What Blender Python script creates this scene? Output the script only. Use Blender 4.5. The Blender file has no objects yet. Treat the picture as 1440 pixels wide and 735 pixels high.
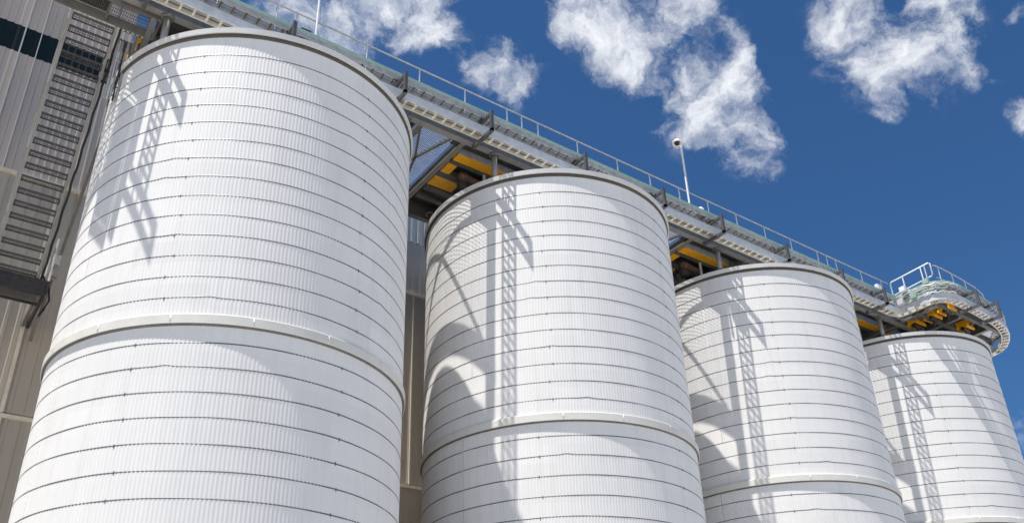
import bpy, math, random
from mathutils import Vector, Matrix
random.seed(7)
R_ = math.radians
sc = bpy.context.scene
COL = sc.collection
K = 0.5            # metres per design unit (silo radius = 7 units = 3.5 m)
GZ = -3.2          # ground level in design units (camera at 0)

# ------------------------------------------------------------------ camera
cd = bpy.data.cameras.new('camera'); cam = bpy.data.objects.new('camera', cd); COL.objects.link(cam)
rx = Vector((0.81392, -0.58031, -0.02773)); up = Vector((-0.25691, -0.40232, 0.87871)); fw = Vector((0.52109, 0.70808, 0.47654))
M = Matrix((rx, up, -fw)).transposed().to_4x4()
M.translation = Vector((-10.9216*K, -34.1378*K, -GZ*K))
cam.matrix_world = M
cd.sensor_width = 36.0; cd.lens = 31.29
cd.shift_x = 0.00607; cd.shift_y = 0.0446
cd.clip_start = 0.1; cd.clip_end = 5000
sc.camera = cam

# ------------------------------------------------------------------ sun, sky, exposure
AZ, EL = R_(4.6), R_(72.1)
sdir = Vector((-math.cos(AZ)*math.cos(EL), -math.sin(AZ)*math.cos(EL), math.sin(EL)))   # towards the sun
sl = bpy.data.lights.new('sun', 'SUN'); sun = bpy.data.objects.new('sun', sl); COL.objects.link(sun)
sl.energy = 5.0; sl.angle = R_(0.53); sl.color = (1.0, 0.965, 0.91)
sun.rotation_euler = sdir.to_track_quat('Z', 'Y').to_euler(); sun.location = (0, 0, 60)
sc.view_settings.view_transform = 'Standard'; sc.view_settings.look = 'None'
sc.view_settings.gamma = 1.0; sc.view_settings.use_curve_mapping = False
sc.view_settings.exposure = 0.57
sc.cycles.max_bounces = 8; sc.cycles.diffuse_bounces = 4; sc.cycles.transparent_max_bounces = 8

SKY_STRENGTH = 0.065
CLOUD = (10.6, 10.8, 11.2)
CLOUDS = [(0.317, 0.6059, 0.7296, 0.048), (0.2806, 0.6319, 0.7225, 0.032), (0.3575, 0.5857, 0.7275, 0.04), (0.342, 0.6108, 0.7141, 0.024), (0.4685, 0.5066, 0.7238, 0.04), (0.5049, 0.4804, 0.7171, 0.048), (0.5424, 0.4444, 0.7129, 0.056), (0.5693, 0.409, 0.7131, 0.03), (0.5359, 0.4844, 0.6915, 0.032), (0.4293, 0.5842, 0.6887, 0.0304), (0.4145, 0.6038, 0.6809, 0.02), (0.455, 0.5878, 0.6689, 0.02), (0.6144, 0.4137, 0.6718, 0.018), (0.5956, 0.4771, 0.6462, 0.036), (0.6248, 0.4551, 0.6345, 0.048), (0.6641, 0.4475, 0.5989, 0.036), (0.6786, 0.4548, 0.5767, 0.02), (0.6327, 0.4193, 0.6511, 0.022), (0.6661, 0.314, 0.6765, 0.032), (0.7007, 0.3051, 0.6449, 0.048), (0.7241, 0.308, 0.617, 0.036), (0.7201, 0.2725, 0.6381, 0.036), (0.7162, 0.2514, 0.651, 0.032), (0.7531, 0.2566, 0.6058, 0.0176), (0.736, 0.3453, 0.5822, 0.0112), (0.7957, 0.242, 0.5552, 0.016), (0.7531, 0.1955, 0.6281, 0.012), (0.8846, 0.3662, 0.2888, 0.0176), (0.1813, 0.6742, 0.716, 0.028), (0.2117, 0.6567, 0.7238, 0.028), (0.2396, 0.6482, 0.7228, 0.02)]
W = bpy.data.worlds.new('World'); sc.world = W; W.use_nodes = True
nt = W.node_tree; nt.nodes.clear(); L = nt.links
def N(t, **kw):
    n = nt.nodes.new(t)
    for k, v in kw.items(): setattr(n, k, v)
    return n
def mth(op, a, b=None, clamp=False):
    n = N('ShaderNodeMath', operation=op, use_clamp=clamp)
    for i, v in enumerate((a, b)):
        if v is None: continue
        if isinstance(v, (int, float)): n.inputs[i].default_value = v
        else: L.new(v, n.inputs[i])
    return n.outputs[0]
sky = N('ShaderNodeTexSky', sky_type='NISHITA', sun_disc=False)
sky.sun_elevation = EL; sky.sun_rotation = math.atan2(sdir.x, sdir.y)
sky.altitude = 900; sky.air_density = 1.0; sky.dust_density = 0.2; sky.ozone_density = 2.0
geo = N('ShaderNodeTexCoord')
dirv = geo.outputs['Generated']
nrm = N('ShaderNodeVectorMath', operation='NORMALIZE'); L.new(dirv, nrm.inputs[0]); dv = nrm.outputs[0]
warp = N('ShaderNodeTexNoise'); warp.inputs['Scale'].default_value = 9; warp.inputs['Detail'].default_value = 6; warp.inputs['Roughness'].default_value = 0.6
L.new(dv, warp.inputs['Vector'])
ws = N('ShaderNodeVectorMath', operation='SUBTRACT'); L.new(warp.outputs['Color'], ws.inputs[0]); ws.inputs[1].default_value = (.5, .5, .5)
wm = N('ShaderNodeVectorMath', operation='SCALE'); L.new(ws.outputs[0], wm.inputs[0]); wm.inputs['Scale'].default_value = 0.10
wa = N('ShaderNodeVectorMath', operation='ADD'); L.new(dv, wa.inputs[0]); L.new(wm.outputs[0], wa.inputs[1]); wv = wa.outputs[0]
tot = None
for (x, y, z, r) in CLOUDS:
    ds = N('ShaderNodeVectorMath', operation='DISTANCE'); L.new(wv, ds.inputs[0]); ds.inputs[1].default_value = (x, y, z)
    mr = N('ShaderNodeMapRange', interpolation_type='SMOOTHSTEP')
    L.new(ds.outputs['Value'], mr.inputs['Value'])
    mr.inputs['From Min'].default_value = r*1.75; mr.inputs['From Max'].default_value = r*0.15
    mr.inputs['To Min'].default_value = 0; mr.inputs['To Max'].default_value = 0.95
    tot = mr.outputs[0] if tot is None else mth('ADD', tot, mr.outputs[0])
fb = N('ShaderNodeTexNoise'); fb.inputs['Scale'].default_value = 17; fb.inputs['Detail'].default_value = 12; fb.inputs['Roughness'].default_value = 0.64; fb.inputs['Distortion'].default_value = 0.25
L.new(wv, fb.inputs['Vector'])
fc = mth('SUBTRACT', fb.outputs['Fac'], 0.5)
dens = mth('ADD', mth('MINIMUM', tot, 1.35), mth('MULTIPLY', fc, 5.2))
gate = mth('MULTIPLY', mth('MINIMUM', tot, 0.35), 2.857)
mr = N('ShaderNodeMapRange', interpolation_type='SMOOTHSTEP'); L.new(dens, mr.inputs['Value'])
mr.inputs['From Min'].default_value = 0.3; mr.inputs['From Max'].default_value = 2.5
cov = mth('MULTIPLY', mr.outputs[0], gate, clamp=True)
cov = mth('MULTIPLY', cov, 0.92)
mix = N('ShaderNodeMix', data_type='RGBA'); L.new(cov, mix.inputs[0])
tint = N('ShaderNodeMix', data_type='RGBA', blend_type='MULTIPLY'); tint.inputs[0].default_value = 1.0
L.new(sky.outputs[0], tint.inputs[6]); tint.inputs[7].default_value = (0.44, 0.77, 1.05, 1)
L.new(tint.outputs[2], mix.inputs[6]); mix.inputs[7].default_value = (*CLOUD, 1)
bg = N('ShaderNodeBackground'); bg.inputs['Strength'].default_value = SKY_STRENGTH; L.new(mix.outputs[2], bg.inputs['Color'])
ow = N('ShaderNodeOutputWorld'); L.new(bg.outputs[0], ow.inputs['Surface'])

# ------------------------------------------------------------------ materials
def mat(name, col, rough=0.5, metal=0.0, var=0.12, scale=2.0, stretch=(1, 1, 1), bump=0.0, dirt=None, dirt_amt=0.0, dirt_scale=1.0, spec=0.4):
    m = bpy.data.materials.new(name); m.use_nodes = True; t = m.node_tree; n = t.nodes; l = t.links
    b = n['Principled BSDF']; b.inputs['Roughness'].default_value = rough; b.inputs['Metallic'].default_value = metal
    b.inputs['Specular IOR Level'].default_value = spec
    tc = n.new('ShaderNodeTexCoord'); mp = n.new('ShaderNodeMapping'); mp.inputs['Scale'].default_value = stretch
    oi = n.new('ShaderNodeObjectInfo'); ad = n.new('ShaderNodeVectorMath'); ad.operation = 'ADD'
    sc3 = n.new('ShaderNodeVectorMath'); sc3.operation = 'SCALE'; sc3.inputs['Scale'].default_value = 37.0
    l.new(oi.outputs['Location'], sc3.inputs[0]); l.new(tc.outputs['Object'], ad.inputs[0]); l.new(sc3.outputs[0], ad.inputs[1]); l.new(ad.outputs[0], mp.inputs['Vector'])
    no = n.new('ShaderNodeTexNoise'); no.inputs['Scale'].default_value = scale; no.inputs['Detail'].default_value = 8; no.inputs['Roughness'].default_value = 0.6
    l.new(mp.outputs[0], no.inputs['Vector'])
    rp = n.new('ShaderNodeMapRange'); l.new(no.outputs['Fac'], rp.inputs['Value']); rp.inputs['From Min'].default_value = .3; rp.inputs['From Max'].default_value = .7
    rp.inputs['To Min'].default_value = 1-var; rp.inputs['To Max'].default_value = 1+var*0.6
    mx = n.new('ShaderNodeVectorMath'); mx.operation = 'SCALE'; mx.inputs[0].default_value = col; l.new(rp.outputs[0], mx.inputs['Scale'])
    out = mx.outputs[0]
    if dirt:
        n2 = n.new('ShaderNodeTexNoise'); n2.inputs['Scale'].default_value = dirt_scale; n2.inputs['Detail'].default_value = 10; n2.inputs['Roughness'].default_value = 0.68
        l.new(mp.outputs[0], n2.inputs['Vector'])
        r2 = n.new('ShaderNodeMapRange'); l.new(n2.outputs['Fac'], r2.inputs['Value']); r2.inputs['From Min'].default_value = .5; r2.inputs['From Max'].default_value = .78; r2.inputs['To Max'].default_value = dirt_amt
        m2 = n.new('ShaderNodeMix'); m2.data_type = 'RGBA'; l.new(r2.outputs[0], m2.inputs[0]); l.new(out, m2.inputs[6]); m2.inputs[7].default_value = (*dirt, 1); out = m2.outputs[2]
    l.new(out, b.inputs['Base Color'])
    rr = n.new('ShaderNodeMapRange'); l.new(no.outputs['Fac'], rr.inputs['Value']); rr.inputs['To Min'].default_value = max(0.05, rough-.12); rr.inputs['To Max'].default_value = min(1, rough+.12); l.new(rr.outputs[0], b.inputs['Roughness'])
    if bump:
        bp = n.new('ShaderNodeBump'); bp.inputs['Strength'].default_value = bump; bp.inputs['Distance'].default_value = 0.01; l.new(no.outputs['Fac'], bp.inputs['Height']); l.new(bp.outputs[0], b.inputs['Normal'])
    return m
WHITE = mat('white_sheet', (.80, .783, .755), .62, 0, .035, 1.2, (1, 1, .25), dirt=(.55, .53, .49), dirt_amt=.13, dirt_scale=3.0)
t = WHITE.node_tree; n = t.nodes; l = t.links; bs = n['Principled BSDF']; src = bs.inputs['Base Color'].links[0].from_socket
tc = n.new('ShaderNodeTexCoord'); sx = n.new('ShaderNodeSeparateXYZ'); l.new(tc.outputs['Object'], sx.inputs[0])
def wm_(op, a, b=None):
    q = n.new('ShaderNodeMath'); q.operation = op
    for i, v in enumerate((a, b)):
        if v is None: continue
        if isinstance(v, (int, float)): q.inputs[i].default_value = v
        else: l.new(v, q.inputs[i])
    return q.outputs[0]
oi = n.new('ShaderNodeObjectInfo'); lx = n.new('ShaderNodeSeparateXYZ'); l.new(oi.outputs['Location'], lx.inputs[0])
row = wm_('FLOOR', wm_('DIVIDE', wm_('ADD', sx.outputs[2], .12), .4415))
an = wm_('ARCTAN2', sx.outputs[1], sx.outputs[0])
colu = wm_('FLOOR', wm_('ADD', wm_('MULTIPLY', an, 2.2), wm_('MULTIPLY', row, .5)))
cb = n.new('ShaderNodeCombineXYZ'); l.new(row, cb.inputs[0]); l.new(colu, cb.inputs[1]); l.new(lx.outputs[0], cb.inputs[2])
wn = n.new('ShaderNodeTexWhiteNoise'); l.new(cb.outputs[0], wn.inputs['Vector'])
f1 = wm_('ADD', wm_('MULTIPLY', wn.outputs['Value'], .055), .955)
mp2 = n.new('ShaderNodeCombineXYZ'); l.new(wm_('MULTIPLY', an, 26.0), mp2.inputs[0]); l.new(wm_('MULTIPLY', sx.outputs[2], .35), mp2.inputs[1]); l.new(lx.outputs[0], mp2.inputs[2])
sn = n.new('ShaderNodeTexNoise'); sn.inputs['Scale'].default_value = 1.0; sn.inputs['Detail'].default_value = 6; l.new(mp2.outputs[0], sn.inputs['Vector'])
sr = n.new('ShaderNodeMapRange'); l.new(sn.outputs['Fac'], sr.inputs['Value']); sr.inputs['From Min'].default_value = .5; sr.inputs['From Max'].default_value = .8; sr.inputs['To Max'].default_value = .30
m1 = n.new('ShaderNodeVectorMath'); m1.operation = 'SCALE'; l.new(src, m1.inputs[0]); l.new(f1, m1.inputs['Scale'])
m2 = n.new('ShaderNodeMix'); m2.data_type = 'RGBA'; l.new(sr.outputs[0], m2.inputs[0]); l.new(m1.outputs[0], m2.inputs[6]); m2.inputs[7].default_value = (.58, .56, .52, 1)
l.new(m2.outputs[2], bs.inputs['Base Color'])
CREAM = mat('cream_band', (.70, .68, .62), .5, 0, .06, 2.5, dirt=(.5, .45, .38), dirt_amt=.2, dirt_scale=4)
RIMW = mat('roof_rim_white', (.70, .69, .66), .5, 0, .08, 2.5, dirt=(.42, .38, .32), dirt_amt=.45, dirt_scale=5)
RIMSHADE = mat('rim_shade_dark', (.09, .085, .075), .7, 0, .2, 3)
ROD = mat('grey_hoop_rod', (.16, .16, .17), .5, .3, .2, 3)
ROOF = mat('silo_roof_sheet', (.62, .62, .61), .5, .1, .1, 2)
GALV = mat('galvanised_steel', (.50, .50, .49), .48, .35, .22, 5, dirt=(.28, .25, .21), dirt_amt=.45, dirt_scale=4)
GALVL = mat('bright_galvanised_steel', (.66, .66, .66), .42, .25, .15, 5)
GALVB = mat('beige_tray_steel', (.66, .62, .53), .5, .15, .15, 5)
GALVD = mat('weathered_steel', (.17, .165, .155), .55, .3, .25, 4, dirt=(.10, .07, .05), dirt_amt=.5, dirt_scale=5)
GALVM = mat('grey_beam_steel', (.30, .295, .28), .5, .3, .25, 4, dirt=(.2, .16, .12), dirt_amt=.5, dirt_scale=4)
TREAD = mat('dull_tread_steel', (.11, .105, .10), .55, .3, .25, 4)
BRAK = mat('dark_bracket_steel', (.12, .12, .125), .5, .4, .2, 5)
DARK = mat('dark_machine_paint', (.045, .04, .038), .5, .2, .3, 6, dirt=(.12, .07, .05), dirt_amt=.5, dirt_scale=6)
PLATE = mat('dark_floor_plate', (.07, .066, .062), .6, .2, .25, 4)
RUST = mat('rusty_brown_steel', (.16, .10, .075), .7, .1, .3, 6)
ORANGE = mat('orange_paint', (.98, .47, .02), .5, 0, .1, 4, dirt=(.5, .24, .04), dirt_amt=.3, dirt_scale=7)
GREEN = mat('pale_green_strip', (.30, .46, .38), .5, 0, .15, 4, dirt=(.4, .42, .36), dirt_amt=.4, dirt_scale=6)
TAUPE = mat('taupe_cladding', (.53, .455, .395), .5, .1, .10, 1.2, (1, 1, .15), dirt=(.42, .40, .36), dirt_amt=.35, dirt_scale=2.5)
TAUPE2 = mat('brown_grey_cladding', (.44, .385, .32), .5, .1, .12, 1.2, (1, 1, .15), dirt=(.34, .32, .27), dirt_amt=.5, dirt_scale=2.0)
LCLAD = mat('pale_cladding', (.60, .58, .54), .5, .1, .10, 1.5)  # for trims, and for the wall stretch whose sunlight is put into colour
TRIM = mat('beige_trim', (.62, .57, .47), .5, 0, .12, 4, dirt=(.35, .3, .25), dirt_amt=.4, dirt_scale=5)
DGREEN = mat('dark_green_cladding', (.003, .012, .013), .6, .05, .2, 2)
BLACK = mat('black_rubber', (.015, .015, .016), .6, 0, .2, 5)
WPAINT = mat('white_paint', (.82, .82, .82), .4, 0, .05, 4)
CONC = mat('pale_concrete', (.50, .47, .43), .85, 0, .18, .6, bump=.3, dirt=(.25, .24, .22), dirt_amt=.5, dirt_scale=.4)

# ------------------------------------------------------------------ mesh helpers (design coords: a along the row, n towards the camera, z)
def wp(a, n, z): return Vector((a*K, -n*K, (z-GZ)*K))
class MB:
    def __init__(s): s.v = []; s.f = []; s.sm = []
    def add(s, vs, fs, smooth=False):
        o = len(s.v); s.v += vs; s.f += [tuple(i+o for i in f) for f in fs]; s.sm += [smooth]*len(fs)
    def box(s, a0, a1, n0, n1, z0, z1):
        vs = [wp(a, n, z) for a in (a0, a1) for n in (n0, n1) for z in (z0, z1)]
        s.add(vs, [(0, 1, 3, 2), (4, 6, 7, 5), (0, 4, 5, 1), (2, 3, 7, 6), (0, 2, 6, 4), (1, 5, 7, 3)]); return s
    def bar(s, p, q, w, h, upv=(0, 0, 1)):           # rectangular bar between two design points
        P, Q = wp(*p), wp(*q); dd = (Q-P).normalized(); u = Vector(upv)
        if abs(dd.dot(u)) > .98: u = Vector((1, 0, 0))
        sx = dd.cross(u).normalized()*w*K/2; sy = sx.cross(dd).normalized()*h*K/2
        vs = [c+i*sx+j*sy for c in (P, Q) for i, j in ((-1, -1), (1, -1), (1, 1), (-1, 1))]
        s.add(vs, [(0, 3, 2, 1), (4, 5, 6, 7), (0, 1, 5, 4), (1, 2, 6, 5), (2, 3, 7, 6), (3, 0, 4, 7)]); return s
    def tube(s, pts, r, seg=8):
        P = [wp(*p) for p in pts]; rings = []
        for i, c in enumerate(P):
            dd = (P[min(i+1, len(P)-1)]-P[max(i-1, 0)]).normalized()
            u = Vector((0, 0, 1)) if abs(dd.z) < .95 else Vector((1, 0, 0))
            x = dd.cross(u).normalized(); y = x.cross(dd)
            rr = r[i] if isinstance(r, (list, tuple)) else r
            rings.append([c+(x*math.cos(t)+y*math.sin(t))*rr*K for t in [2*math.pi*k/seg for k in range(seg)]])
        vs = [v for g in rings for v in g]; fs = []
        for i in range(len(P)-1):
            for k in range(seg): fs.append((i*seg+k, i*seg+(k+1) % seg, (i+1)*seg+(k+1) % seg, (i+1)*seg+k))
        s.add(vs, fs, True)
        s.add(rings[0][::-1], [tuple(range(seg))]); s.add(rings[-1], [tuple(range(seg))]); return s
    def ring(s, ca, cn, prof, seg=128, th0=0, th1=2*math.pi, smooth=True, closed=True):   # profile [(r, z)] turned about a vertical axis
        full = abs(th1-th0-2*math.pi) < 1e-6; m = seg if full else seg+1; np_ = len(prof); vs = []
        for i in range(m):
            t = th0+(th1-th0)*i/seg
            for r, z in prof: vs.append(wp(ca+r*math.cos(t), cn-r*math.sin(t), z))
        fs = []
        for i in range(seg):
            j = (i+1) % m
            for k in range(np_ if closed else np_-1):
                l = (k+1) % np_
                fs.append((i*np_+k, j*np_+k, j*np_+l, i*np_+l))
        s.add(vs, fs, smooth); return s
    def path(s, pts, o0, o1, z0, z1):                # rectangular section swept along a plan path, offset to its outer side
        vs = []; k = len(pts)
        for i in range(k):
            t = Vector((pts[min(i+1, k-1)][0]-pts[max(i-1, 0)][0], pts[min(i+1, k-1)][1]-pts[max(i-1, 0)][1])).normalized()
            nx, ny = -t.y, t.x                       # outer side: +n when heading along +a
            for o, z in ((o0, z0), (o1, z0), (o1, z1), (o0, z1)):
                vs.append(wp(pts[i][0]+nx*o, pts[i][1]+ny*o, z))
        fs = [(0, 1, 2, 3), tuple((k-1)*4+q for q in (3, 2, 1, 0))]
        for i in range(k-1):
            for q in range(4): fs.append((i*4+q, (i+1)*4+q, (i+1)*4+(q+1) % 4, i*4+(q+1) % 4))
        s.add(vs, fs); return s
    def build(s, name, m, parent=None, bevel=0):
        me = bpy.data.meshes.new(name)
        off = parent_loc(parent) if parent else Vector((0, 0, 0))
        me.from_pydata([tuple(v-off) for v in s.v], [], s.f); me.materials.append(m)
        me.polygons.foreach_set('use_smooth', s.sm); me.update()
        import bmesh
        b = bmesh.new(); b.from_mesh(me); bmesh.ops.recalc_face_normals(b, faces=b.faces); b.to_mesh(me); b.free()
        o = bpy.data.objects.new(name, me); COL.objects.link(o)
        if parent: o.parent = parent
        if bevel:
            bm = o.modifiers.new('bevel', 'BEVEL'); bm.width = bevel; bm.segments = 2
        return o
def parent_loc(p):
    v = Vector((0, 0, 0))
    while p: v = v+Vector(p.location); p = p.parent
    return v
def thing(name, label, cat, a, n, z, group=None):
    o = bpy.data.objects.new(name, None); COL.objects.link(o); o.location = wp(a, n, z)
    o.empty_display_size = .3; o['label'] = label; o['category'] = cat
    if group: o['group'] = group
    return o
def copy_thing(root, loc, label):
    r = root.copy(); COL.objects.link(r); r.location = loc; r['label'] = label
    for ch in list(root.children):
        c = ch.copy(); COL.objects.link(c); c.parent = r
        for g in list(ch.children):
            e = g.copy(); COL.objects.link(e); e.parent = c
    return r

# ------------------------------------------------------------------ ground
g = MB(); g.add([Vector((x, y, 0)) for x, y in ((-1500, -1500), (1500, -1500), (1500, 1500), (-1500, 1500))], [(0, 1, 2, 3)])
go = g.build('ground', CONC); go['kind'] = 'structure'

# ------------------------------------------------------------------ building behind the silos
bld = thing('factory_building', 'tall taupe ribbed metal building with a dark green stripe behind the silos', 'building', -30, -9, GZ)
def clad(a0, a1, z0, z1, pitch, depth, nf, name, m):
    b = MB(); prof = []; a = a0
    while a < a1:
        for u, dpt in ((0, 0), (.55, 0), (.65, depth), (.90, depth)):
            x = a+pitch*u
            if x <= a1: prof.append((x, nf+dpt))
        a += pitch
    prof.append((a1, nf))
    vs = []
    for x, n in prof: vs += [wp(x, n, z0), wp(x, n, z1)]
    k = len(prof)
    fs = [(2*i, 2*i+2, 2*i+3, 2*i+1) for i in range(k-1)]
    b.add(vs, fs)
    return b.build(name, m, bld)
TOPL = 44.0; AEND = -5.6; TOPR = 35.2
b = MB(); b.box(-60, AEND, -45, -9.06, GZ, TOPL-.05); b.box(AEND, 44, -45, -9.06, GZ, TOPR-.05); b.build('core_wall', TAUPE2, bld)
clad(-60, AEND, 27.95, 35.2, .36, .045, -9, 'upper_cladding', TAUPE)
clad(-60, AEND, 37.0, TOPL, .36, .045, -9, 'upper_cladding', TAUPE)
clad(-60, AEND, 35.2, 37.0, .36, .045, -9.002, 'green_stripe', DGREEN)
clad(-60, AEND, 15.5, 27.70, .52, .03, -9, 'lower_cladding', TAUPE2)
clad(-60, AEND, GZ, 15.2, .52, .03, -9, 'lower_cladding', TAUPE2)
clad(AEND, 44, 27.95, 31.65, .52, .03, -9, 'lower_cladding', TAUPE2)
clad(AEND, 44, 15.5, 27.70, .52, .03, -9, 'lower_cladding', TAUPE2)
clad(AEND, 44, GZ, 15.2, .52, .03, -9, 'lower_cladding', TAUPE2)
clad(AEND, 44, 31.65, TOPR, .5, .12, -9, 'sunlit_tone_cladding', LCLAD)  # same wall; its sunlit look is put in as a paler colour
for z in (27.70, 15.20):
    b = MB(); b.box(-60, 44, -9.05, -8.84, z, z+.18); b.build('trim', TRIM, bld)
b = MB(); b.box(AEND, 44, -9.2, -8.85, TOPR, TOPR+.2); b.build('trim', TRIM, bld)
b = MB(); b.box(-60, AEND, -9.2, -8.85, TOPL, TOPL+.3); b.build('trim', TRIM, bld)
for a, z0, z1, w in ((-10.85, 27.95, TOPL, .07), (-10.05, 27.95, TOPL, .05), (-7.42, 15.45, 27.70, .14), (-7.42, GZ, 15.2, .14), (-12.6, 27.95, TOPL, .1), (-14.2, 15.45, 27.7, .14), (13.5, 15.45, 27.7, .06)):
    b = MB(); b.box(a, a+w, -9.03, -8.86, z0+.003, z1-.003); b.build('vertical_trim', TRIM if z0 < 20 else LCLAD, bld)

# ------------------------------------------------------------------ silos
S = 17.27; RAD = 7.0; TOP = 28.16
HOOPS = [26.77-.8735*k for k in range(14)]+[13.67-.9*k for k in range(19)]
silo = thing('grain_silo', 'nearest and largest white corrugated silo, leftmost of the four in the row', 'silo', 0, 0, GZ, 'white corrugated silos in a row')
NC = 314; SPP = 6; ncol = NC*SPP
tiers = [27.74]+[h for h in HOOPS[:14]]+[14.72]
low = [14.38]+HOOPS[14:]+[GZ]
def wall(levels, name):
    vs = []; fs = []; rows = 0
    for i in range(len(levels)-1):
        zt, zb = levels[i], levels[i+1]; to = random.uniform(-.001, .001); ph = random.uniform(0, 6.28); ph2 = random.uniform(0, 6.28)
        for z in (zt-.0, (zt+zb)/2, zb+.0):
            bul = 0
            for c in range(ncol):
                th = 2*math.pi*c/ncol
                r = RAD+.0048*math.cos(NC*th)+to+bul+.0012*math.sin(9*th+ph)+.001*math.sin(23*th+ph2)
                vs.append(wp(r*math.cos(th), -r*math.sin(th), z))
        for k in (rows, rows+1):
            for c in range(ncol):
                d = (c+1) % ncol
                fs.append((k*ncol+c, (k+1)*ncol+c, (k+1)*ncol+d, k*ncol+d))
        rows += 3
    b = MB(); b.add(vs, fs, True); return b.build(name, WHITE, silo)
wall(tiers, 'upper_wall'); wall(low, 'lower_wall')
b = MB()
prof = [(7.15, TOP-.02), (0.9, 29.35), (0.9, 29.25), (7.05, TOP-.12)]
b.ring(0, 0, prof, 96, smooth=False); b.build('roof', ROOF, silo)
b = MB(); b.ring(0, 0, [(.95, 29.25), (.95, 29.7), (.8, 29.75), (0.05, 29.75), (0.05, 29.25)], 32); b.build('roof_cap', ROOF, silo)
b = MB(); b.ring(0, 0, [(7.13, TOP-.25), (7.155, TOP), (7.06, TOP+.02), (7.02, TOP-.25)], 220, smooth=False)
b.build('roof_rim', RIMW, silo)
b = MB(); b.ring(0, 0, [(7.045, 27.74), (7.075, 27.905), (6.95, 27.905), (6.95, 27.74)], 160); b.build('rim_shade_ring', RIMSHADE, silo)  # dark ring painted in for the shaded underside of the rim
b = MB(); b.ring(0, 0, [(7.115, 14.36), (7.125, 14.37), (7.125, 14.70), (7.10, 14.73), (6.9, 14.76), (6.9, 14.36)], 220, smooth=False)
for i in range(16):
    t = 2*math.pi*(i+.35)/16
    b.ring(0, 0, [(7.10, 14.375), (7.131, 14.375), (7.131, 14.695), (7.10, 14.695)], 2, t, t+.007)
b.build('middle_band', CREAM, silo)
b = MB(); b.ring(0, 0, [(7.09, 14.31), (7.09, 14.358), (6.97, 14.358), (6.97, 14.30)], 192); b.build('band_seal', ROD, silo)
def vlap(t0, z0, z1):                              # riveted vertical lap seam
    b = MB(); b.ring(0, 0, [(6.99, z0), (7.003, z0), (7.003, z1), (6.99, z1)], 2, t0, t0+.004)
    z = z0+.1
    while z < z1:
        b.ring(0, 0, [(7.0, z), (7.012, z), (7.012, z+.03), (7.0, z+.03)], 1, t0+.001, t0+.004); z += .22
    b.build('lap_seam', WHITE, silo)
for t0 in [R_(d_) for d_ in (197, 332)]: vlap(t0, 14.78, 27.68)
for t0 in [R_(d_) for d_ in (192, 320)]: vlap(t0, GZ, 14.28)
for i, z in enumerate(HOOPS):
    b = MB(); vs = []; seg = 240; w1 = random.uniform(0, 6.28); w2 = random.uniform(0, 6.28)
    kink = random.uniform(3.7, 5.6) if random.random() < .4 else None
    for k in range(seg):
        t = 2*math.pi*k/seg; zz = z+.010*math.sin(3*t+w1)+.005*math.sin(11*t+w2)
        if kink is not None: zz += .05*math.exp(-((t-kink)/.035)**2)
        for r, dz in ((6.985, -.024), (7.005, -.024), (7.0065, 0), (7.005, .024), (6.985, .024)):
            vs.append(wp(r*math.cos(t), -r*math.sin(t), zz+dz))
    fs = [(k*5+q, ((k+1) % seg)*5+q, ((k+1) % seg)*5+(q+1) % 5, k*5+(q+1) % 5) for k in range(seg) for q in range(5)]
    b.add(vs, fs, True)
    for base in ((229, 288) if z > 14.5 else (223, 283.5)):
        t = R_(base+random.uniform(-.5, .5)+(i % 2)*.8)
        b.ring(0, 0, [(7.0, z-.07), (7.014, z-.06), (7.014, z+.05), (7.0, z+.06)], 1, t, t+.006)
    b.build('hoop', ROD, silo)
LAB = ['second white corrugated silo from the left, behind the right edge of the nearest silo',
       'third white corrugated silo from the left, between the second and the smallest one',
       'farthest and smallest white corrugated silo under the curved end platform']
for k in range(1, 4): copy_thing(silo, wp(S*k, 0, GZ), LAB[k-1])

# ------------------------------------------------------------------ the gantry path
def smooth(pts, sub=5):
    out = []
    for i in range(len(pts)-1):
        p0 = pts[max(i-1, 0)]; p1 = pts[i]; p2 = pts[i+1]; p3 = pts[min(i+2, len(pts)-1)]
        for s_ in range(sub):
            t = s_/sub
            out.append(tuple(.5*((2*p1[c])+(-p0[c]+p2[c])*t+(2*p0[c]-5*p1[c]+4*p2[c]-p3[c])*t*t+(-p0[c]+3*p1[c]-3*p2[c]+p3[c])*t**3) for c in (0, 1)))
    out.append(pts[-1]); return out
BEND = [(46.3, 4.2), (46.95, 4.4), (47.08, 5.0), (47.1, 6.5), (47.35, 7.25), (48.1, 7.68), (49.4, 7.8), (54.3, 7.6), (57.0, 6.95), (59.0, 5.7), (59.7, 4.5), (59.8, 3.0)]
PATH = [(-9.25, 4.2), (44.5, 4.2)]+smooth(BEND, 2)
def along(pts, step, start=0.0):
    out = []; acc = start
    for i in range(len(pts)-1):
        p, q = pts[i], pts[i+1]; Ls = math.hypot(q[0]-p[0], q[1]-p[1]); t = Vector((q[0]-p[0], q[1]-p[1])).normalized()
        while acc < Ls:
            out.append((p[0]+t.x*acc, p[1]+t.y*acc, t.x, t.y)); acc += step
        acc -= Ls
    return out
def off(p, o): return (p[0]-p[3]*o, p[1]+p[2]*o)

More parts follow.
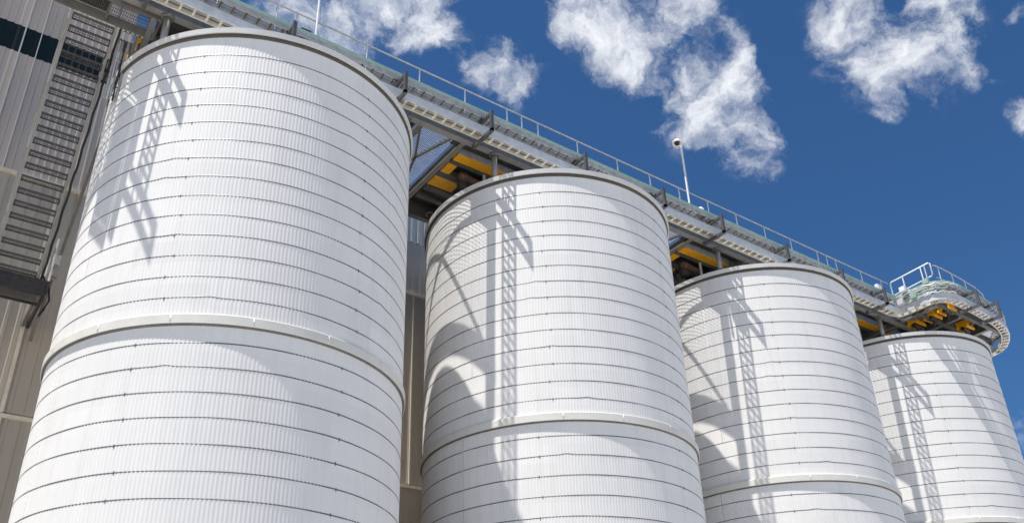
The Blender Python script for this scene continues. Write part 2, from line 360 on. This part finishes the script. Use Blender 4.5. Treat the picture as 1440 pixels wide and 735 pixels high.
def tray(name, label, zb, h, rail_mat, rung_mat, phase, rung_w, rung_h):
    t = thing(name, label, 'cable tray', 17, 4.2, zb, 'cable trays along the gantry')
    b = MB(); b.path(PATH, .27, .30, zb, zb+h); b.path(PATH, .23, .27, zb, zb+.03); b.path(PATH, .23, .27, zb+h-.03, zb+h); b.build('outer_rail', rail_mat, t)
    b = MB(); b.path(PATH, -.30, -.27, zb, zb+.26); b.path(PATH, -.27, -.23, zb, zb+.03); b.build('inner_rail', GALVB if zb < 30 else GALV, t)
    b = MB()
    for p in along(PATH, .58, phase):
        q0 = off(p, -.268); q1 = off(p, .268)
        b.bar((q0[0], q0[1], zb+.05+rung_h/2), (q1[0], q1[1], zb+.05+rung_h/2), rung_w, rung_h)
    b.path(PATH, -.012, .012, zb+.05+rung_h-.02, zb+.05+rung_h+.004); b.build('ladder_floor', rung_mat, t)
    return t
lo = tray('cable_tray', 'lower cable tray with a tall flat grey side and beige rungs outside the gantry', 29.85, .50, GALVL, GALVB, .10, .085, .08)
hi = tray('cable_tray', 'upper cable tray with dark rungs and a pale green top strip beside the handrail', 30.95, .26, GALV, GALVD, .517, .085, .08)
b = MB(); b.path(PATH, .25, .33, 31.213, 31.36); b.build('green_top_strip', GREEN, hi)
b = MB()
for p in along(PATH, .58, .05):  # third rung layer, added to give the tray shadow its closer pitch
    q0 = off(p, -.27); q1 = off(p, .27); b.bar((q0[0], q0[1], 31.24), (q1[0], q1[1], 31.24), .07, .04)
b.path(PATH, -.30, -.275, 31.215, 31.26); b.build('shadow_rungs', GALV, hi)
b = MB(); b.path(PATH, -.05, .01, 30.06, 30.12); b.build('grey_cable', GALV, lo)

# ------------------------------------------------------------------ gantry walkway
wk = thing('gantry_walkway', 'long galvanised steel gantry walkway with handrail crossing over all four silo roofs', 'walkway', 0, 3.35, 28.2)
b = MB()
for z0, z1, o0, o1 in ((29.90, 29.97, 3.15, 3.50), (29.97, 30.83, 3.28, 3.34), (30.83, 30.90, 3.15, 3.50)): b.box(-10.0, 59.5, o0, o1, z0, z1)
b.build('main_beam', GALVM, wk)
for a0, a1, nb in ((47.9, 57.4, 6.75), (48.0, 58.6, 5.1)):
    b = MB(); b.box(a0, a1, nb-.14, nb+.14, 29.95, 30.01); b.box(a0, a1, nb-.03, nb+.03, 30.012, 30.6); b.box(a0, a1, nb-.14, nb+.14, 30.602, 30.66); b.build('edge_beam', GALVD, wk)
for p, q in (((48.3, 3.6), (50.9, 6.6)), ((53.4, 6.6), (55.3, 3.6)), ((55.8, 3.6), (58.2, 5.0)), ((47.95, 6.7), (47.95, 3.6)), ((57.4, 6.75), (59.4, 3.4))):
    b = MB(); b.bar((p[0], p[1], 30.2), (q[0], q[1], 30.2), .14, .16); b.build('brace', GALVD, wk)
b = MB()
for na in (-4.1,):
    b.box(-6.3, 60, na-.17, na+.17, 29.9, 29.97); b.box(-6.3, 60, na-.03, na+.03, 29.97, 30.83); b.box(-6.3, 60, na-.17, na+.17, 30.83, 30.9)
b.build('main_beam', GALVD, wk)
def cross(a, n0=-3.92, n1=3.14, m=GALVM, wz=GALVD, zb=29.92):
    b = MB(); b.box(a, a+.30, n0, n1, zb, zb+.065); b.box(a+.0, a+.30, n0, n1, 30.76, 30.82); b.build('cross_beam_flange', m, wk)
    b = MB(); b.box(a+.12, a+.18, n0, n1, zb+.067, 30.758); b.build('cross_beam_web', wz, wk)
for k in range(-1, 4):
    c = S*k
    if k >= 0: cross(c+6.72, m=GALVD)
    if -1 < k < 3: cross(c+9.60, zb=30.36)
    if k >= 0:
        for rel in (-3.2, 3.2): cross(c+rel, m=GALVD)
for a, n1 in ((48.4, 6.6), (51.6, 6.6), (55.4, 6.6), (58.0, 4.9)): cross(a, n0=3.52, n1=n1, m=GALVM, zb=30.08); cross(a, n1=3.14)
# diagonal braces under the grating
for k in range(0, 3):
    c = S*k
    for p, q in (((c+8.4, -.1), (c+9.35, 2.9)), ((c+8.4, -.1), (c+7.05, 2.9)), ((c+8.4, -.1), (c+9.35, -3.6)), ((c+8.4, -.1), (c+7.05, -3.6))):
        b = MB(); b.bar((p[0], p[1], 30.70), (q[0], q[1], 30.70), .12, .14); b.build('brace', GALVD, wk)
def grating(a0, a1, n0, n1, z=30.92, name='grating'):
    b = MB(); a = a0
    while a < a1:
        lim = n1(a) if callable(n1) else n1
        b.box(a, a+.014, n0, lim, z, z+.03); a += .085
    n = n0
    top = n1 if not callable(n1) else 6.3
    while n < top:
        b.box(a0, a1, n, n+.010, z+.032, z+.045); n += .22
    return b.build(name, GALVL, wk)
def plate(a0, a1, n0, n1, z=30.6, t=.05):
    b = MB(); b.box(a0, a1, n0, n1, z, z+t); b.build('floor_plate', PLATE, wk)
for k in range(-1, 4):
    c = S*k
    if -1 < k < 3: grating(c+6.9, c+9.58, -2.75, 3.14)
    if -1 < k < 3: plate(c+6.95, c+9.58, -4.0, -2.8, 30.40)
    if k < 3: plate(c+9.23, c+S+5.95, 2.17, 3.14, 30.50)
    if k < 3: plate(c+(9.95 if k >= 0 else 11.2), c+S+5.95, -4.0, 2.15, 30.85)
def inn(a):
    n = 3.3
    for i in range(len(PATH)-1):
        if PATH[i][0] <= a <= PATH[i+1][0]: n = max(n, PATH[i][1]-.95)
    return n
grating(56.2, 59.6, -3.9, lambda a: max(2.0, inn(a)), 30.92)
grating(47.9, 56.2, 3.3, inn, 30.92)
for a0, a1, n0, n1 in ((50.2, 57.0, 3.2, 6.3), (49.0, 50.15, 3.2, 6.6)): plate(a0, a1, n0, n1, 30.70)
# handrail
HP = [p for p in PATH]
p0 = [(-9.2, 3.6), (47.9, 3.6)]
p1 = [off(p, -.6) for p in along(PATH[1:], .35) if p[0] > 48.0]
for rail in (p0, p1):
    b = MB(); b.tube([(q[0], q[1], 33.2) for q in rail], .045, 6); b.build('top_rail', GALV, wk)
    b = MB(); b.tube([(q[0], q[1], 32.15) for q in rail], .035, 6); b.build('middle_rail', GALV, wk)
b = MB(); b.path(PATH[:2], -.66, -.63, 30.98, 32.05); b.build('side_panel', GALVB, wk)
b = MB(); b.path([p for p in PATH if p[0] > 48], -.66, -.63, 30.98, 31.7); b.build('side_panel', GALVB, wk)
POST = [-9.1, -6.9, -4.1, -1.35, -.35, 3.40, 6.45, 9.27, 12.04, 13.05, 14.19, 17.08, 20.19, 22.87, 25.4, 28.01, 30.72, 33.55, 36.31, 39.24, 40.3, 41.36, 44.37, 46.9]
for a in POST:
    b = MB(); b.tube([(a, 3.6, 30.95), (a, 3.6, 33.2)], .045, 6); b.build('post', GALVL, wk)
for p in along(smooth(BEND), 1.9, 3.2):
    q = off(p, -.6); b = MB(); b.tube([(q[0], q[1], 30.95), (q[0], q[1], 33.2)], .045, 6); b.build('post', GALVL, wk)
# outward brackets carrying the cable trays
def bracket(a, na=4.2, d=(1, 0)):
    def P(o, z): return (a-d[1]*o, na+d[0]*o, z)
    b = MB(); b.bar(P(-.85, 29.74), P(.94, 29.74), .16, .19); b.bar(P(.86, 29.66), P(.86, 31.02), .16, .16)
    b.bar(P(-.62, 30.86), P(.78, 30.86), .16, .16)
    b.bar(P(-.1, 30.86), P(-.1, 31.5), .1, .1)
    b.build('tray_bracket', BRAK, wk)
for a in (-9.15, -7.0, -.92, 4.86, 9.95, 16.3, 22.3, 27.3, 33.5, 39.4, 44.3): bracket(a)
for p in along(smooth(BEND), 3.1, 6.6)[:2]: bracket(p[0], p[1], (p[2], p[3]))
# columns standing on the silo roofs
for k in range(0, 4):
    for sx in (-5.95, 5.95):
        for nn in (3.3, -3.3):
            zt = 29.88 if nn > 0 else 29.9
            b = MB(); b.ring(S*k+sx, nn, [(.15, 28.1), (.15, zt), (.02, zt), (.02, 28.1)], 16); o = b.build('column', GALVM if nn > 0 else RUST, wk)
            for z0, z1 in ((28.22, 28.30), (zt-.1, zt-.02)):
                b = MB(); b.ring(S*k+sx, nn, [(.28, z0), (.28, z1), (.14, z1), (.14, z0)], 12); b.build('column_flange', GALVD, o)

# ------------------------------------------------------------------ orange conveyors under the gantry
LC = ['orange conveyor troughs under the gantry above the nearest silo roof, beside the staircase top',
      'long and short orange conveyor troughs between the first and second silo, under the gantry floor',
      'orange conveyor troughs under the gantry between the second and third silo',
      'orange conveyor troughs under the gantry over the left side of the farthest silo']
def conveyor(c, rows):
    t = thing('overhead_conveyor', LC[0], 'conveyor', c-6.5, 0, 28.6, 'orange conveyors under the gantry')
    for n0, n1, a0, a1, zb in rows:
        b = MB(); b.box(c+a0-S, c+a1-S, n0, n1, zb, zb+.42); o = b.build('orange_housing', ORANGE, t)
        b = MB(); b.box(c+a0-S, c+a1-S, n0-.05, n0-.003, zb+.06, zb+.5); b.box(c+a0-S, c+a1-S, n1+.003, n1+.05, zb+.06, zb+.5); b.build('side_rail', GALV, o)
    b = MB()
    b.box(c+9.98-S, c+16-S, .96, 1.18, 30.28, 30.6)
    b.box(c+9.98-S, c+13.4-S, -.5, -.07, 30.4, 30.75)
    b.box(c+9.98-S, c+13.4-S, -1.85, -1.45, 30.25, 30.5)
    b.box(c+9.98-S, c+13.4-S, -2.8, -2.5, 30.3, 30.6)
    b.build('support_rail', GALVD, t)
    # drive: gearbox, motor and spout
    b = MB(); b.ring(c+11.1-S, .55, [(.25, 29.1), (.32, 29.2), (.32, 30.2), (.2, 30.4), (.02, 30.4), (.02, 29.1)], 20); b.build('gearbox', DARK, t)
    b = MB(); b.tube([(c+10.7-S, .9, 29.75), (c+12.3-S, .75, 29.75)], .19, 14)
    for q in range(7): b.tube([(c+10.95-S+.18*q, .9-.02*q, 29.75), (c+11.0-S+.18*q, .895-.02*q, 29.75)], .23, 14)
    b.build('motor', RUST, t)
    b = MB(); b.tube([(c+11.9-S, -.5, 30.1), (c+12.2-S, -.5, 29.4), (c+13.2-S, -.4, 28.5)], .26, 14); b.build('spout', GALVD, t)
    b = MB(); b.tube([(c+12.2-S, 1.05, 30.3), (c+12.2-S, 1.05, 28.7)], .09, 8); b.build('pipe', GALVL, t)
    return t
ROWS = ((1.26, 1.83, 10.0, 16.5, 30.3), (.02, .90, 9.98, 10.52, 30.32), (-1.36, -.56, 9.96, 11.55, 30.32))
conveyor(0, ((.02, .90, 10.6, 11.1, 30.32), (-1.36, -.56, 10.6, 11.55, 30.32)))['label'] = LC[0]
cv = conveyor(S, ROWS); cv['label'] = LC[1]
for k in range(2, 4): copy_thing(cv, Vector(cv.location)+Vector((S*(k-1)*K, 0, 0)), LC[k])
# small drives under the end platform
LD = ['orange drive unit with dark motor under the end platform, nearest the gantry beam', 'orange drive unit hanging in the middle of the end platform',
      'orange drive unit under the outer corner of the end platform', 'orange framed drive unit below the right part of the end platform']
def drive(a, n, sx, sn):
    t = thing('conveyor_drive', LD[0], 'drive unit', a, n, 30.1, 'orange drive units under the end platform')
    b = MB(); b.box(a-sx, a+sx, n-sn, n+sn, 30.15, 30.62); b.box(a-sx*1.2, a+sx*1.2, n-sn*1.1, n-sn*.8, 29.95, 30.15); b.box(a-sx*1.2, a+sx*1.2, n+sn*.8, n+sn*1.1, 29.95, 30.15); b.build('orange_housing', ORANGE, t)
    b = MB(); b.tube([(a-sx*.9, n, 29.98), (a+sx*.9, n, 29.98)], .17, 12); b.tube([(a, n, 30.1), (a, n-.05, 29.3)], .09, 10); b.build('motor', DARK, t)
    return t
dr = drive(49.9, 3.9, .45, .42)
for (a, n), lb in zip(((49.9, 5.25), (49.7, 6.5), (53.7, 5.6)), LD[1:]): copy_thing(dr, wp(a, n, 30.1), lb)

# ------------------------------------------------------------------ lamp masts, beacon, junction boxes
def mast(a, label, htop, ztip, head):
    t = thing('lamp_mast', label, 'lamp mast', a, 3.72, 31.0, 'lamp masts on the gantry')
    b = MB(); b.tube([(a, 3.72, 31.0), (a, 3.72, htop)], [.065, .05], 10); b.build('mast_pole', WPAINT, t)
    b = MB(); b.tube([(a+.12, 3.72, 33.0), (a+.12, 3.72, ztip)], .022, 6); b.build('antenna_rod', GALVL, t)
    if head:
        b = MB(); b.tube([(a, 3.72, htop-.12), (a-.35, 3.82, htop-.05)], .05, 8); b.build('lamp_arm', WPAINT, t)
        b = MB(); ca, cn = a-.5, 3.88
        b.ring(ca, cn, [(.05, htop+.17), (.19, htop+.14), (.31, htop-.01), (.33, htop-.13), (.28, htop-.13), (.16, htop+.04), (.03, htop+.08)], 20)
        hd = b.build('lamp_head', WPAINT, t)
        b = MB(); b.ring(ca, cn, [(.02, htop+.02), (.17, htop-.02), (.15, htop-.18), (.02, htop-.2)], 12); b.build('lamp_glass', DARK, hd)
    return t
mast(26.1, 'white lamp mast with a round lamp head and thin antenna above the third silo', 36.75, 38.2, True)
mast(.62, 'plain white mast rising out of the picture above the nearest silo', 38.5, 34.0, True)
b = MB(); b.ring(26.6, 4.1, [(.001, 31.85), (.15, 31.8), (.23, 31.65), (.23, 31.45), (.001, 31.45)], 16); b.ring(26.6, 4.1, [(.34, 31.38), (.34, 31.46), (.001, 31.46), (.001, 31.38)], 16)
o = b.build('beacon', WPAINT); o['label'] = 'small white dome beside the foot of the lamp mast'; o['category'] = 'beacon'
for a, n, z, lb in ((.02, 3.9, 31.5, 'small dark green junction box on the handrail above the nearest silo'), (45.6, 4.0, 31.7, 'small white box on the tray near the end of the straight gantry')):
    t = thing('junction_box', lb, 'junction box', a, n, z, 'junction boxes on the gantry')
    b = MB(); b.box(a-.25, a+.25, n-.12, n+.12, z, z+.5); b.build('box_body', DARK if a < 5 else WPAINT, t, .004)
    b = MB(); b.box(a-.2, a+.2, n+.123, n+.14, z+.05, z+.45); b.build('box_lid', DARK if a < 5 else WPAINT, t, .002)
    b = MB(); b.tube([(a-.1, n, z), (a-.12, n, z-.3)], .03, 6); b.build('cable_gland', BLACK, t)

# raised handrail at the end platform, running out towards the viewer
t = thing('guard_rail', 'bright white open guard rail standing at the left side of the end platform', 'guard rail', 47.9, 3.65, 31)
b = MB(); b.tube([(48.15, 3.65, 32.0), (48.15, 3.65, 33.2), (48.1, 3.75, 33.32), (47.92, 6.95, 33.36), (47.9, 7.08, 33.26), (47.9, 7.08, 32.35), (47.92, 6.95, 32.25), (48.12, 3.8, 32.2)], .05, 8); b.build('rail_loop', WPAINT, t)
for n in (4.75, 6.3):
    b = MB(); b.tube([(48.15-.08*(n-3.65), n, 31.0), (48.15-.08*(n-3.65), n, 33.33)], .045, 8); b.build('post', WPAINT, t)
t = thing('equipment_cabinet', 'pale green and white equipment cluster at the bend of the cable trays', 'cabinet', 47.6, 5.0, 30.9)
b = MB(); b.box(47.75, 48.5, 4.5, 5.5, 31.05, 31.6); b.build('cabinet_body', GREEN, t, .01)
b = MB(); b.tube([(47.4, 4.6, 31.3), (47.3, 5.3, 31.5), (47.4, 6.1, 31.35)], .12, 10); b.tube([(47.6, 4.4, 31.7), (47.7, 5.2, 31.8), (47.9, 5.9, 31.6)], .09, 10); b.build('duct', GALVL, t)

for i, (r0, z0, m_) in enumerate(((.36, 30.55, GALVL), (.40, 30.72, GREEN), (.37, 30.42, GALVB), (.42, 31.1, GALVL))):
    pp = [off(p, r0) for p in along(PATH[1:], .3) if 45.6+.3*i < p[0] < 47.5+.5*i]
    b = MB(); b.tube([(q[0], q[1], z0+.05*math.sin(3*j_)) for j_, q in enumerate(pp)], .05, 8); b.build('conduit', m_, t)
for i, (a, n, z) in enumerate(((46.5, 4.95, 30.35), (46.75, 5.9, 30.5), (46.6, 5.3, 31.3), (47.0, 6.9, 31.28))):
    b = MB(); b.box(a-.22, a+.1, n-.22, n+.22, z, z+.38); b.build('small_box', (GALVL, GREEN, WPAINT, GREEN)[i], t, .01)

# ------------------------------------------------------------------ staircase on the left
st = thing('steel_staircase', 'steep galvanised steel staircase with open grating treads climbing from the building to the gantry', 'staircase', -8.5, -4.6, 20.5)
ca, cz = .568, .822
def SP(s_): return 1.55-ca*s_, 29.95-cz*s_      # distance down the slope -> n, z
AL, AR = -9.45, -7.62
LEN = 11.7
for aa in (AL, AR):
    n0, z0 = SP(0); n1, z1 = SP(LEN)
    b = MB(); b.bar((aa, n0, z0), (aa, n1, z1), .06, .36)
    for o_ in (-.18, .18):
        dz, dn = o_*ca, -o_*cz
        s_ = .05 if aa == AL else -.05
        b.bar((aa+s_, n0+dn, z0+dz), (aa+s_, n1+dn, z1+dz), .12, .035, (0, -ca, cz))
    b.build('stringer', GALVM, st)
s_ = .3; nT = 0
while s_ < LEN-.1:
    n, z = SP(s_); b = MB(); w0, w1 = AL+.06, AR-.06; dep = .42
    b.box(w0, w1, n+dep/2-.03, n+dep/2, z-.07, z+.02); b.box(w0, w1, n-dep/2, n-dep/2+.03, z-.05, z+.02)
    b.box(w0, w0+.05, n-dep/2+.032, n+dep/2-.032, z-.09, z+.03); b.box(w1-.05, w1, n-dep/2+.032, n+dep/2-.032, z-.09, z+.03)
    a = w0+.08
    while a < w1-.06:
        b.box(a, a+.016, n-dep/2+.032, n+dep/2-.032, z-.03, z+.018); a += .10
    for q in (-.13, 0, .13): b.box(w0+.052, w1-.052, n+q, n+q+.015, z-.06, z-.042)
    b.build('tread', TREAD, st); s_ += .56; nT += 1
for aa in (AL-.03, AR+.03):
    n0, z0 = SP(.2); n1, z1 = SP(LEN-.3)
    b = MB(); b.tube([(aa, n0, z0+2.1), (aa, n1, z1+2.1)], .05, 8); b.tube([(aa, n0, z0+1.15), (aa, n1, z1+1.15)], .035, 8); 
    for q in (.6, 3.5, 6.4, 9.3, 11.2):
        n, z = SP(q); b.tube([(aa, n, z+.1), (aa, n, z+2.1)], .04, 8)
    b.build('stair_handrail', GALVM, st)
# upper landing joining the gantry
def landing(a0, a1, n0, n1, z, parent, fr=GALVD):
    b = MB(); h = .42
    b.box(a0, a1, n0, n0+.1, z-h, z); b.box(a0, a1, n1-.1, n1, z-h, z); b.box(a0, a0+.1, n0+.102, n1-.102, z-h, z); b.box(a1-.1, a1, n0+.102, n1-.102, z-h, z)
    b.box((a0+a1)/2-.05, (a0+a1)/2+.05, n0+.102, n1-.102, z-h+.1, z-.003); b.build('landing_frame', fr, parent)
    b = MB(); a = a0+.12
    while a < a1-.12:
        b.box(a, a+.02, n0+.11, n1-.11, z-.06, z+.01); a += .09
    n = n0+.15
    while n < n1-.12: b.box(a0+.11, a1-.11, n, n+.018, z+.012, z+.03); n += .2
    b.build('landing_grating', GALVD, parent)
landing(-10.2, -6.1, 1.7, 3.1, 30.15, st)
b = MB(); b.box(-10.05, -8.2, 1.82, 2.98, 30.185, 30.21); b.build('landing_plate', PLATE, st)
b = MB(); a = -9.6
while a < -6.25:
    b.box(a, a+.11, 1.62, 1.68, 29.72, 29.84); a += .2
b.box(-9.7, -6.2, 1.6, 1.62, 29.845, 29.87); b.build('perforated_edge', GALVL, st)
landing(-12.4, -7.25, -6.3, -4.9, 20.2, st)
b = MB(); b.box(-12.4, -7.25, -4.86, -4.74, 19.45, 20.2); b.box(-7.23, -7.12, -8.95, -4.74, 19.7, 20.2); b.box(-12.4, -7.25, -6.42, -6.32, 19.7, 20.2); b.build('landing_edge_beam', DARK, st)
for (a, n) in ((-7.4, -8.6), (-12.0, -8.6)):
    b = MB(); b.bar((a, n-.3, 19.85), (a, -6.43, 19.85), .14, .3); b.build('landing_strut', GALVD, st)
b = MB()
for (a, n) in ((-7.18, -4.8), (-7.18, -6.6), (-7.18, -8.5)): b.tube([(a, n, 20.2), (a, n, 22.4)], .045, 8)
b.tube([(-7.18, -4.8, 22.4), (-7.18, -8.6, 22.4)], .045, 8); b.tube([(-7.18, -4.8, 21.3), (-7.18, -8.6, 21.3)], .035, 8); b.build('landing_handrail', GALVL, st)
# leg and conduits at the stair top
b = MB(); b.bar((-6.45, 3.0, 29.8), (-6.6, -2.2, 24.4), .22, .26); b.build('raking_strut', GALVD, st)
b = MB(); b.bar((-6.75, 1.6, 29.7), (-6.95, -8.7, 19.0), .14, .2); b.build('raking_strut', GALVD, st)
ct = thing('vertical_cable_ladder', 'pale upright cable ladder with conduits between the staircase and the nearest silo', 'cable ladder', -7.2, 1.2, 20)
b = MB(); b.box(-7.42, -7.36, 1.0, 1.2, 26.3, 29.6); b.box(-6.98, -6.92, 1.0, 1.2, 26.3, 29.6); b.build('side_rail', GALV, ct)
b = MB(); z = 26.5
while z < 29.5: b.box(-7.358, -6.982, 1.05, 1.1, z, z+.06); z += .5
b.box(-7.2, -7.18, 1.03, 1.048, 26.4, 29.6); b.build('ladder_floor', GALV, ct)
for i, a in enumerate((-7.3, -7.2, -7.08)):
    b = MB(); b.tube([(a, 1.17, 26.2), (a, 1.17, 29.5)], .04, 6); b.build('conduit', (GALVL, GALV, DARK)[i], ct)
# black cable hanging along the right stringer
pts = []
for i in range(30):
    q = i/29*LEN; n, z = SP(q); pts.append((AR+.16+.02*math.sin(i*1.7), n+.1, z-.05+.02*math.sin(i*2.3)))
pts += [(AR+.30, -5.1, 20.0), (AR+.62, -5.3, 19.4), (AR+.85, -5.6, 18.6), (AR+.80, -5.9, 17.9), (AR+.55, -6.2, 17.3)]
pts2 = pts[:-5]+[(AR+.22, -5.2, 20.6), (AR+.55, -5.0, 19.95), (AR+.66, -5.0, 19.4), (AR+.52, -5.0, 18.9), (AR+.4, -5.1, 18.6)]
b = MB(); b.tube(pts2, .05, 6); o = b.build('black_cable', BLACK); o['label'] = 'black cable strung down the right side of the staircase, looping at its foot'; o['category'] = 'cable'
t = thing('control_box', 'grey control boxes on the handrail at the foot of the staircase', 'control box', -7.0, -4.9, 20.4)
b = MB(); b.box(-7.10, -6.85, -5.9, -5.3, 20.9, 21.9); b.build('box_body', GALV, t, .005)
b = MB(); b.box(-7.10, -6.88, -5.2, -4.9, 20.6, 21.2); b.build('switch', GALVM, t, .005)
